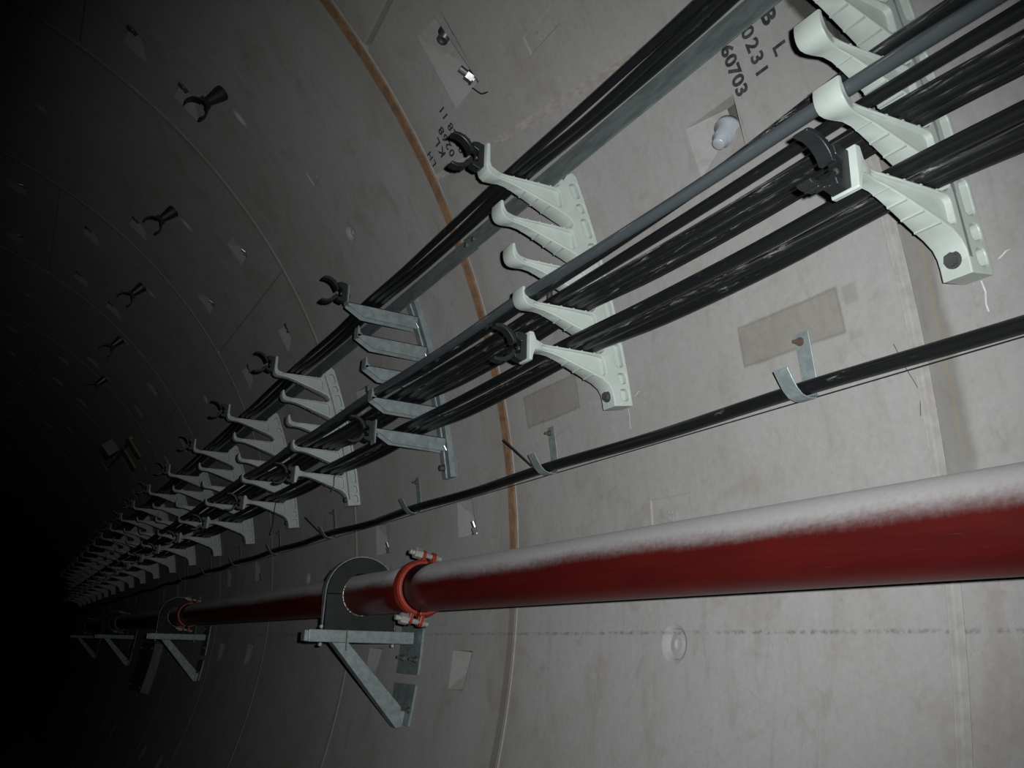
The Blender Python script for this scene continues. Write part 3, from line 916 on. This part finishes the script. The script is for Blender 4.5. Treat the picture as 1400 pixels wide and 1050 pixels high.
def hook_mesh():
    w = 0.019; t = 0.003
    z0 = 0.0
    pth = []
    zt = R * math.sin(rad(9.55)) - hz
    for k in range(5):
        z = zt + (0.012 - zt) * k / 4
        pth.append((xw(hz + z, 0.003), z))
    bx = xw(hz, 0.003)
    pth += [(bx - 0.001, -0.010), (bx - 0.010, -0.0185), (bx - 0.028, -0.0205), (bx - 0.046, -0.016), (bx - 0.060, -0.004), (bx - 0.072, 0.014), (bx - 0.084, 0.034)]
    mb = MB()
    V = []; F = []
    n = len(pth)
    for i, p in enumerate(pth):
        a = Vector(pth[max(i - 1, 0)]); b = Vector(pth[min(i + 1, n - 1)])
        d = (b - a).normalized(); nn = Vector((-d.y, d.x)) * (t / 2)
        for (q, yv) in (((p[0] + nn.x, p[1] + nn.y), -w), ((p[0] - nn.x, p[1] - nn.y), -w), ((p[0] - nn.x, p[1] - nn.y), w), ((p[0] + nn.x, p[1] + nn.y), w)):
            V.append((q[0] - bx, yv, q[1]))
    for i in range(n - 1):
        for q in range(4):
            F.append((i * 4 + q, i * 4 + (q + 1) % 4, (i + 1) * 4 + (q + 1) % 4, (i + 1) * 4 + q))
    F += [(0, 1, 2, 3), tuple(range((n - 1) * 4, n * 4))]
    mb.add(V, F)
    return mb, bx, zt
hmb, hbx, hzt = hook_mesh()
hook = empty('hook_strap', (hbx, 1.216, hz))
bevel(hmb.build('strap', GALV, hook), 0.0008, 1)
bp = Vector((xw(hz + hzt - 0.018, 0.005) - hbx, 0.004, hzt - 0.018))
hexbolt(bp, foot_dirs(9.2), 0.0075, 0.006).cyl(bp, bp + foot_dirs(9.2) * 0.020, 0.004, n=8).build('anchor_nut', RUSTY, hook)
tag(hook, 'galvanised hook strap holding the low cable, nearest, below the olive patch', 'hook', 'hook straps under the low cable')
hl = ['galvanised hook strap holding the low cable, below the second bracket, with a cut tie', 'galvanised hook strap holding the low cable, below and beyond the steel bracket',
      'fourth galvanised hook strap along the low cable from the camera', 'fifth galvanised hook strap along the low cable from the camera',
      'sixth galvanised hook strap along the low cable from the camera', 'seventh galvanised hook strap along the low cable from the camera', 'eighth galvanised hook strap along the low cable from the camera']
for y, lab in zip(hooks_y[2:], hl):
    o = copy_tree(hook)
    o.location = (hbx, y, hz + 0.001 * y)
    o['label'] = lab
# loose ends of cable ties sticking up beside the hooks
for (y, l, lab) in ((2.235, 0.088, 'thin black cable tie tail sticking up beside the second hook strap'), (4.28, 0.10, 'thin black cable tie tail sticking up at a far hook strap')):
    a = Vector((xw(hz, 0.070), y - 0.01, hz + 0.004)); b = a + Vector((-0.075, 0.045, 0.080))
    tag(tube([a, a.lerp(b, .3), a.lerp(b, .6), b], 0.0024, 6).build('cable_tie', BLACKP), lab, 'cable tie')
for (y, x, z0, z1, lab) in ((3.875, 2.470, 0.546, 0.462, 'black cable tie hanging from the first plastic bracket beyond the steel one'), (4.865, 2.46, 0.546, 0.36, 'long black cable tie hanging from the second plastic bracket beyond the steel one')):
    p = [Vector((x, y - 0.004, z0)), Vector((x - 0.004, y - 0.006, (z0 * 2 + z1) / 3)), Vector((x - 0.002, y - 0.004, (z0 + z1 * 2) / 3)), Vector((x - 0.012, y, z1))]
    tag(tube(catmull(p, 4), 0.0026, 6).build('cable_tie', BLACKP, None, True), lab, 'cable tie')

# ------------------------------------------------------------------ red pipe, couplings, supports
PX, PZ, PR = 2.400, -0.0245, 0.0732
def pipe(a, b, label):
    mb = MB()
    n = 48
    yl = [a + (b - a) * k / 24 for k in range(25)]
    V = []; F = []
    for y in yl:
        V += [(PX + PR * math.cos(2 * math.pi * k / n), y, PZ + PR * math.sin(2 * math.pi * k / n)) for k in range(n)]
    for i in range(len(yl) - 1):
        F += [(i * n + k, i * n + (k + 1) % n, (i + 1) * n + (k + 1) % n, (i + 1) * n + k) for k in range(n)]
    F += [tuple(range(n)), tuple(range((len(yl) - 1) * n, len(yl) * n))]
    return tag(mb.add(V, F).build('fire_pipe', PIPE, None, True), label, 'pipe', 'red pipe lengths')
cpl = [2.655, 6.72, 10.76, 14.8]
pl_lab = ['dusty dark red steel pipe in front, between the camera and the orange coupling', 'dark red pipe length just past the orange coupling, through the first support',
          'second dark red pipe length beyond the orange coupling, in shadow', 'third dark red pipe length beyond the orange coupling', 'last dark red pipe length vanishing into the dark']
ends = [-1.2] + cpl + [24.0]
for k in range(len(ends) - 1):
    pipe(ends[k] + (0.002 if k else 0), ends[k + 1] - 0.002, pl_lab[k])

def make_coupling():
    root = empty('pipe_coupling', (PX, 0, PZ))
    for s in (-1, 1):                                          # two half housings, split at top and bottom
        N = 20; V = []; F = []
        prof = [(-0.024, 0.0745), (-0.024, 0.083), (-0.016, 0.0895), (0.016, 0.0895), (0.024, 0.083), (0.024, 0.0745)]
        m = len(prof)
        for k in range(N + 1):
            a = rad(-86 + 172 * k / N)
            for (yv, r) in prof:
                V.append((s * r * math.cos(a), yv, r * math.sin(a)))
        for k in range(N):
            for q in range(m):
                F.append((k * m + q, k * m + (q + 1) % m, (k + 1) * m + (q + 1) % m, (k + 1) * m + q))
        F += [tuple(range(m)), tuple(range(N * m, N * m + m))]
        mb = MB().add(V, F)
        for zs in (-1, 1):                                     # bolt lugs
            lug = []
            for k in range(11):
                a = math.pi * k / 10
                lug.append((0.017 * math.cos(a), 0.104 + 0.014 * math.sin(a)))
            lug = [(0.020, 0.080)] + lug + [(-0.020, 0.080)]
            mb.prism(lug, s * 0.012, s * 0.024, lambda p, a, zs=zs: (a, p[0], zs * p[1]))
            mb.prism([(0.010, 0.083), (0.030, 0.078), (0.024, 0.100), (0.012, 0.104)], -0.005, 0.005, lambda p, a, zs=zs, s=s: (s * p[0], a, zs * p[1]))
        bevel(mb.build('housing', ORANGE, root), 0.0012, 2)
    for zs in (-1, 1):
        mb = MB()
        z = zs * 0.104
        mb.cyl((-0.066, 0, z), (0.046, 0, z), 0.0085, n=14)
        mb.cyl((-0.050, 0, z), (-0.024, 0, z), 0.0175, n=6)
        mb.lathe((0.024, 0, z), (1, 0, 0), [(0, 0.013), (0.010, 0.011), (0.013, 0.006), (0.013, 0.0001)], 14)
        mb.build('bolt', ZINC, root)
    return root
cp = make_coupling()
for k, y in enumerate(cpl):
    o = cp if k == 0 else copy_tree(cp)
    o.location = (PX, y, PZ)
    o.rotation_euler = (0, rad(10), 0)
    tag(o, ['orange-red bolted coupling clamped round the red pipe, nearest', 'second orange-red pipe coupling, dim, at the next support', 'third orange-red pipe coupling in the dark', 'fourth orange-red pipe coupling far in the dark'][k], 'coupling', 'couplings on the red pipe')

AZ = -0.151                                                    # top of the support arm
def make_support():
    oy = 0.0
    root = empty('pipe_support', (2.62, 0, AZ))
    X = lambda x: x - 2.62
    hw = 0.024
    bevel(MB().box(X(2.212), X(2.617), -hw, hw, -0.044, 0.0).build('arm', GALV, root), 0.0025, 2)
    bevel(MB().box(X(2.196), X(2.2125), -hw + 0.002, hw - 0.002, -0.042, -0.003).build('end_cap', GALV, root), 0.002, 1)
    # brace of square tube from under the arm down to the wall plate
    a = Vector((X(2.330), -0.044)); b = Vector((X(2.576), -0.318))
    d = (b - a).normalized(); n = Vector((-d.y, d.x)) * 0.024
    poly = [(X(2.300), -0.044), (X(2.362), -0.044), (b.x + 0.030, b.y + 0.028), (b.x + 0.026, b.y - 0.014), (b.x - 0.012, b.y - 0.020)]
    bevel(MB().prism(poly, -hw, hw).build('brace', GALV, root), 0.0020, 2)
    # wall plates following the lining
    for (t0, t1) in ((-1.9, -6.6), (-7.35, -10.5)):
        V = []; F = []; N = 6
        for k in range(N + 1):
            t = t0 + (t1 - t0) * k / N
            for (yv, h) in ((-0.080, 0.0), (-0.080, 0.009), (0.125, 0.009), (0.125, 0.0)):
                q = W(t, yv, h); V.append((q.x - 2.62, q.y, q.z - AZ))
        for k in range(N):
            for q in range(4):
                F.append((k * 4 + q, k * 4 + (q + 1) % 4, (k + 1) * 4 + (q + 1) % 4, (k + 1) * 4 + q))
        F += [(0, 1, 2, 3), tuple(range(N * 4, N * 4 + 4))]
        bevel(mesh_obj('wall_plate', V, F, GALV, root), 0.001, 1)
    for (t, yv) in ((-5.45, -0.045), (-5.35, 0.075), (-9.3, -0.055), (-9.2, 0.09), (-2.4, 0.09)):
        q = W(t, yv, 0.009) - Vector((2.62, 0, AZ))
        hexbolt(q, foot_dirs(t), 0.010, 0.008).cyl(q, q + foot_dirs(t) * 0.030, 0.0055, n=8).build('anchor_bolt', STEEL, root)
    # tarred timber block in two halves with the pipe hole, and the flat steel strap over it
    cx = X(2.402); cz = PZ - AZ; hwid = 0.135
    def ring(a0, a1, r, n=20):
        return [(cx + r * math.cos(rad(a0 + (a1 - a0) * k / n)), cz + r * math.sin(rad(a0 + (a1 - a0) * k / n))) for k in range(n + 1)]
    low = [(cx - hwid, cz - 0.001), (cx - hwid, 0.0), (cx + hwid, 0.0), (cx + hwid, cz - 0.001)] + ring(0, -180, PR + 0.003)
    upp = [(q[0], q[1] + 0.001) for q in ring(0, 180, hwid)] + [(q[0], q[1] + 0.001) for q in ring(180, 0, PR + 0.003)]
    bevel(MB().prism(low, -0.022, 0.026).build('lower_block', TARWOOD, root), 0.0015, 1)
    bevel(MB().prism(upp, -0.022, 0.026).build('upper_block', TARWOOD, root), 0.0015, 1)
    pth = [(cx + hwid + 0.002, -0.050)] + [(cx + hwid + 0.002, -0.002)] + ring(0, 180, hwid + 0.002, 28) + [(cx - hwid - 0.002, -0.002), (cx - hwid - 0.002, -0.050)]
    V = []; F = []
    for i, p in enumerate(pth):
        a_, b_ = Vector(pth[max(i - 1, 0)]), Vector(pth[min(i + 1, len(pth) - 1)])
        dd = (b_ - a_).normalized(); nn = Vector((dd.y, -dd.x))
        p2 = Vector(p) + nn * 0.004
        wv = 0.018 if 2 <= i < len(pth) - 2 else 0.005
        for (q, yv) in ((Vector(p), -wv), (p2, -wv), (p2, wv), (Vector(p), wv)):
            V.append((q.x, yv - (0.006 if wv < .01 else 0.0) * 0, q.y))
    for i in range(len(pth) - 1):
        for q in range(4):
            F.append((i * 4 + q, i * 4 + (q + 1) % 4, (i + 1) * 4 + (q + 1) % 4, (i + 1) * 4 + q))
    F += [(0, 1, 2, 3), tuple(range((len(pth) - 1) * 4, len(pth) * 4))]
    mesh_obj('strap', V, F, GALVD, root)
    for s in (-1, 1):
        x_ = cx + s * (hwid + 0.004)
        for z_ in (0.010, -0.052):
            MB().cyl((x_, 0, z_ - 0.005), (x_, 0, z_ + 0.005), 0.009, n=6).build('strap_nut', GALVD, root)
    # weld bead round the pipe on the near face
    V = []; F = []; N = 60
    rr = random.Random(3)
    for k in range(N + 1):
        a = rad(150 + 130 * k / N); w = 0.0022 + 0.002 * rr.random()
        for q in range(6):
            b = q * math.pi / 3
            r_ = PR + 0.002 + w * math.cos(b)
            V.append((cx + r_ * math.cos(a), -0.023 + w * math.sin(b), cz + r_ * math.sin(a)))
    for k in range(N):
        for q in range(6):
            F.append((k * 6 + q, k * 6 + (q + 1) % 6, (k + 1) * 6 + (q + 1) % 6, (k + 1) * 6 + q))
    mesh_obj('sealant_bead', V, F, STEEL, root, True)
    return root
sup = make_support()
sup_y = [3.224, 7.22, 11.45, 15.6]
sl = ['galvanised pipe support with diagonal brace and black block, nearest', 'second galvanised pipe support, dim, beyond the first', 'third galvanised pipe support, barely visible in the dark', 'fourth galvanised pipe support far in the dark']
for k, y in enumerate(sup_y):
    o = sup if k == 0 else copy_tree(sup)
    o.location = (2.62, y, AZ)
    tag(o, sl[k], 'pipe support', 'supports under the red pipe')
    # the block sits round the pipe
o = MB().box(-0.0022, 0.0022, -0.0270, -0.0240, -0.072, 0.002).build('arm_band', RUSTY, sup, loc=(2.352 - 2.62, 0, 0))
o['label'] = 'rusty dark band round the arm'

# ------------------------------------------------------------------ plugs and wires in the nearest pockets
def radial(t):
    return Vector((-math.cos(rad(t)), 0, -math.sin(rad(t))))
def tangent(t):
    return Vector((-math.sin(rad(t)), 0, math.cos(rad(t))))
p = W(20.55, 1.300, -0.045)
mb = MB()
d = (radial(20.5) * 0.80 - tangent(20.5) * 0.55 + Vector((0, -0.05, 0))).normalized()
mb.lathe(p, d, [(0, 0.0005), (0, 0.032), (0.014, 0.032), (0.018, 0.022), (0.052, 0.021), (0.054, 0.0155), (0.070, 0.0145), (0.072, 0.012), (0.072, 0.0005)], 24)
tag(mb.build('grout_plug', PLUGW, None, True), 'pale plastic grout plug sticking out of the pocket under the stencilled date', 'plug')
p = W(36.6, 2.090, -0.035)
mb = MB()
d = (radial(36.6) * 0.85 - tangent(36.6) * 0.5).normalized()
mb.lathe(p, d, [(0, 0.0005), (0, 0.026), (0.016, 0.026), (0.018, 0.018), (0.046, 0.017), (0.047, 0.012), (0.040, 0.010), (0.040, 0.0005)], 24)
tag(mb.build('grout_plug', PLUGD, None, True), 'dark round plug at the upper end of the large pocket', 'plug')
b = bpy.data.objects.new('bolt', bolt_data())
b.matrix_world = frame_mat(W(33.0, 2.085, -0.030), tangent(33) * 0.8 + radial(33) * 0.55, (0, 1, 0))
b.scale = (1.15, 1.15, 1.15)
COL.objects.link(b)
tag(b, 'shiny steel bolt in the large pocket above the stencilled key number', 'bolt')
wp = [W(32.3, 2.068, 0.004), W(31.9, 2.05, 0.010), W(31.5, 2.035, 0.010), W(31.3, 2.01, 0.006)]
tag(tube(catmull(wp, 4), 0.0022, 6).build('wire_and_shade_line', BLACKP, None, True), 'short black wire end below the shiny bolt', 'wire')
# crumpled foil left in the pocket behind the cables
mb = MB()
rr = random.Random(5)
cpt = W(16.9, 2.165, 0.014)
V = []; F = []
N = 8
for i in range(5):
    for k in range(N):
        a = 2 * math.pi * k / N; b_ = math.pi * (i + 0.5) / 5
        r_ = 0.024 * (0.65 + 0.6 * rr.random())
        V.append(cpt + Vector((r_ * 0.5 * math.cos(b_), r_ * math.sin(b_) * math.cos(a), r_ * 1.2 * math.sin(b_) * math.sin(a))))
for i in range(4):
    F += [(i * N + k, i * N + (k + 1) % N, (i + 1) * N + (k + 1) % N, (i + 1) * N + k) for k in range(N)]
F += [tuple(range(N)), tuple(range(4 * N, 5 * N))]
tag(mb.add(V, F).build('foil_wrap', STEEL), 'crumpled silvery foil behind the cables at the second bracket', 'foil')

# chalk setting-out marks by the bracket feet
def chalk(path, w, parent, label=None, mat=None):
    V = []; F = []
    for i, (t, y) in enumerate(path):
        V += [W(t, y - w, 0.0007), W(t, y + w, 0.0007)]
    for i in range(len(path) - 1):
        F.append((2 * i, 2 * i + 1, 2 * i + 3, 2 * i + 2))
    o = mesh_obj('chalk_mark' if mat is None else 'scratch', V, F, mat or CHALK, parent)
    if label: o['label'] = label
for (y, k) in ((0.822, 0), (1.822, 1), (2.90, 2), (3.90, 3)):
    chalk([(9.0, y + 0.002), (8.55, y - 0.001), (8.1, y + 0.003), (7.8, y + 0.001)] if k < 2 else [(10.2, y - .036), (9.4, y - 0.038), (8.4, y - 0.034)], 0.0016, lining, 'white chalk stroke')
    chalk([(9.55, y - 0.036), (9.62, y - 0.042), (9.75, y - 0.052), (9.72, y - 0.056)], 0.0028, lining)
for y in (1.775, 2.86):
    chalk([(24.6, y + .02), (24.1, y + .024), (23.6, y + 0.026)], 0.0012, lining)
for q in range(5):                                              # white scrawl above the steel bracket's lowest arm
    y = 2.80 - 0.028 * q
    chalk([(14.6 - 0.15 * q, y), (13.9, y + 0.012 * (-1) ** q), (13.1, y - 0.01)], 0.0011, lining)
chalk([(7.77, 1.012), (6.7, 0.997), (5.6, 0.976), (4.66, 0.984)], 0.0009, lining, 'thin rusty scratch', RUSTY)

# ------------------------------------------------------------------ clip stand-offs on the crown
def make_standoff():
    root = empty('clip_standoff', (0, 0, 0))
    MB().lathe((0, 0, 0), (0, 0, 1), [(0, 0.0005), (0, 0.034), (0.016, 0.032), (0.085, 0.019), (0.088, 0.0005)], 24).build('cone', BLACKP, root, False)
    bevel(MB().box(-0.016, 0.016, -0.026, 0.026, 0.086, 0.100).build('block', BLACKP, root), 0.001, 1)
    for sgn in (-1, 1):
        mb = MB(); V = []; F = []; N = 12
        for k in range(N + 1):
            a = rad(14 + 102 * k / N)
            w = 0.006 if k < N else 0.002
            for (r_, xx) in ((0.046 + w * 0.6, -0.016), (0.046 - w * 0.6, -0.016), (0.046 - w * 0.6, 0.016), (0.046 + w * 0.6, 0.016)):
                V.append((xx, sgn * r_ * math.sin(a), 0.148 - r_ * math.cos(a)))
        for k in range(N):
            for q in range(4):
                F.append((k * 4 + q, k * 4 + (q + 1) % 4, (k + 1) * 4 + (q + 1) % 4, (k + 1) * 4 + q))
        F += [(0, 1, 2, 3), tuple(range(N * 4, N * 4 + 4))]
        mb.add(V, F).build('jaw', BLACKP, root)
    return root
so = make_standoff()
sy = [3.425, 4.655, 5.88, 7.10, 8.33]
sol = ['black cone-shaped cable clip stand-off high on the lining, nearest', 'second black clip stand-off along the crown', 'third black clip stand-off along the crown, dim', 'fourth black clip stand-off along the crown', 'fifth black clip stand-off along the crown, farthest']
for k, y in enumerate(sy):
    o = so if k == 0 else copy_tree(so)
    t = 49.8
    o.matrix_world = frame_mat(W(t, y, 0.0), radial(t), (0, 1, 0))
    tag(o, sol[k], 'clip', 'clip stand-offs on the crown')

# ------------------------------------------------------------------ far fittings in the dark
fx = empty('wall_fixture', W(38.5, 9.45, 0.0), 'far wall fixture with ochre boards, dim at left above the brackets', 'fixture')
inv = fx.location
def fixbox(name, t, y, h, st, sy_, sh, mat):
    M = frame_mat(W(t, y, h) - inv, radial(t), tangent(t))
    o = MB().box(-st, st, -sy_, sy_, -sh, sh).build(name, mat, fx)
    o.matrix_local = M
    return bevel(o, 0.003, 1)
fixbox('board', 36.6, 8.95, 0.05, 0.11, 0.085, 0.012, YELLOW)
fixbox('board', 36.0, 9.45, 0.05, 0.12, 0.10, 0.012, YELLOW)
fixbox('mounting_box', 41.2, 10.0, 0.06, 0.07, 0.16, 0.06, GREYB)
fixbox('rail', 38.6, 9.45, 0.03, 0.015, 0.55, 0.015, GALV)
p1 = W(39.0, 10.7, 0.05) - inv; p2 = W(38.0, 9.0, 0.05) - inv
MB().cyl(p1, p2, 0.010, n=8).build('rod', GALV, fx)

bd = empty('casing_box', W(-10.0, 9.65, 0.0), 'flat grey casing fixed to the lower wall beyond the second pipe support', 'casing')
V = []; F = []
N = 6
for k in range(N + 1):
    t = -5.0 - 10.2 * k / N
    for (yv, h) in ((9.22, 0.0), (9.22, 0.085), (10.1, 0.085), (10.1, 0.0)):
        V.append(W(t, yv, h) - bd.location)
for k in range(N):
    for q in range(4):
        F.append((k * 4 + q, k * 4 + (q + 1) % 4, (k + 1) * 4 + (q + 1) % 4, (k + 1) * 4 + q))
F += [(0, 1, 2, 3), tuple(range(N * 4, N * 4 + 4))]
bevel(mesh_obj('cover', V, F, GREYB, bd), 0.006, 1)
for (t, y) in ((-6.2, 9.30), (-14.2, 9.30), (-6.2, 10.02), (-14.2, 10.02)):
    q = W(t, y, 0.085) - bd.location
    hexbolt(q, radial(t), 0.016, 0.012).build('bolt', STEEL, bd)
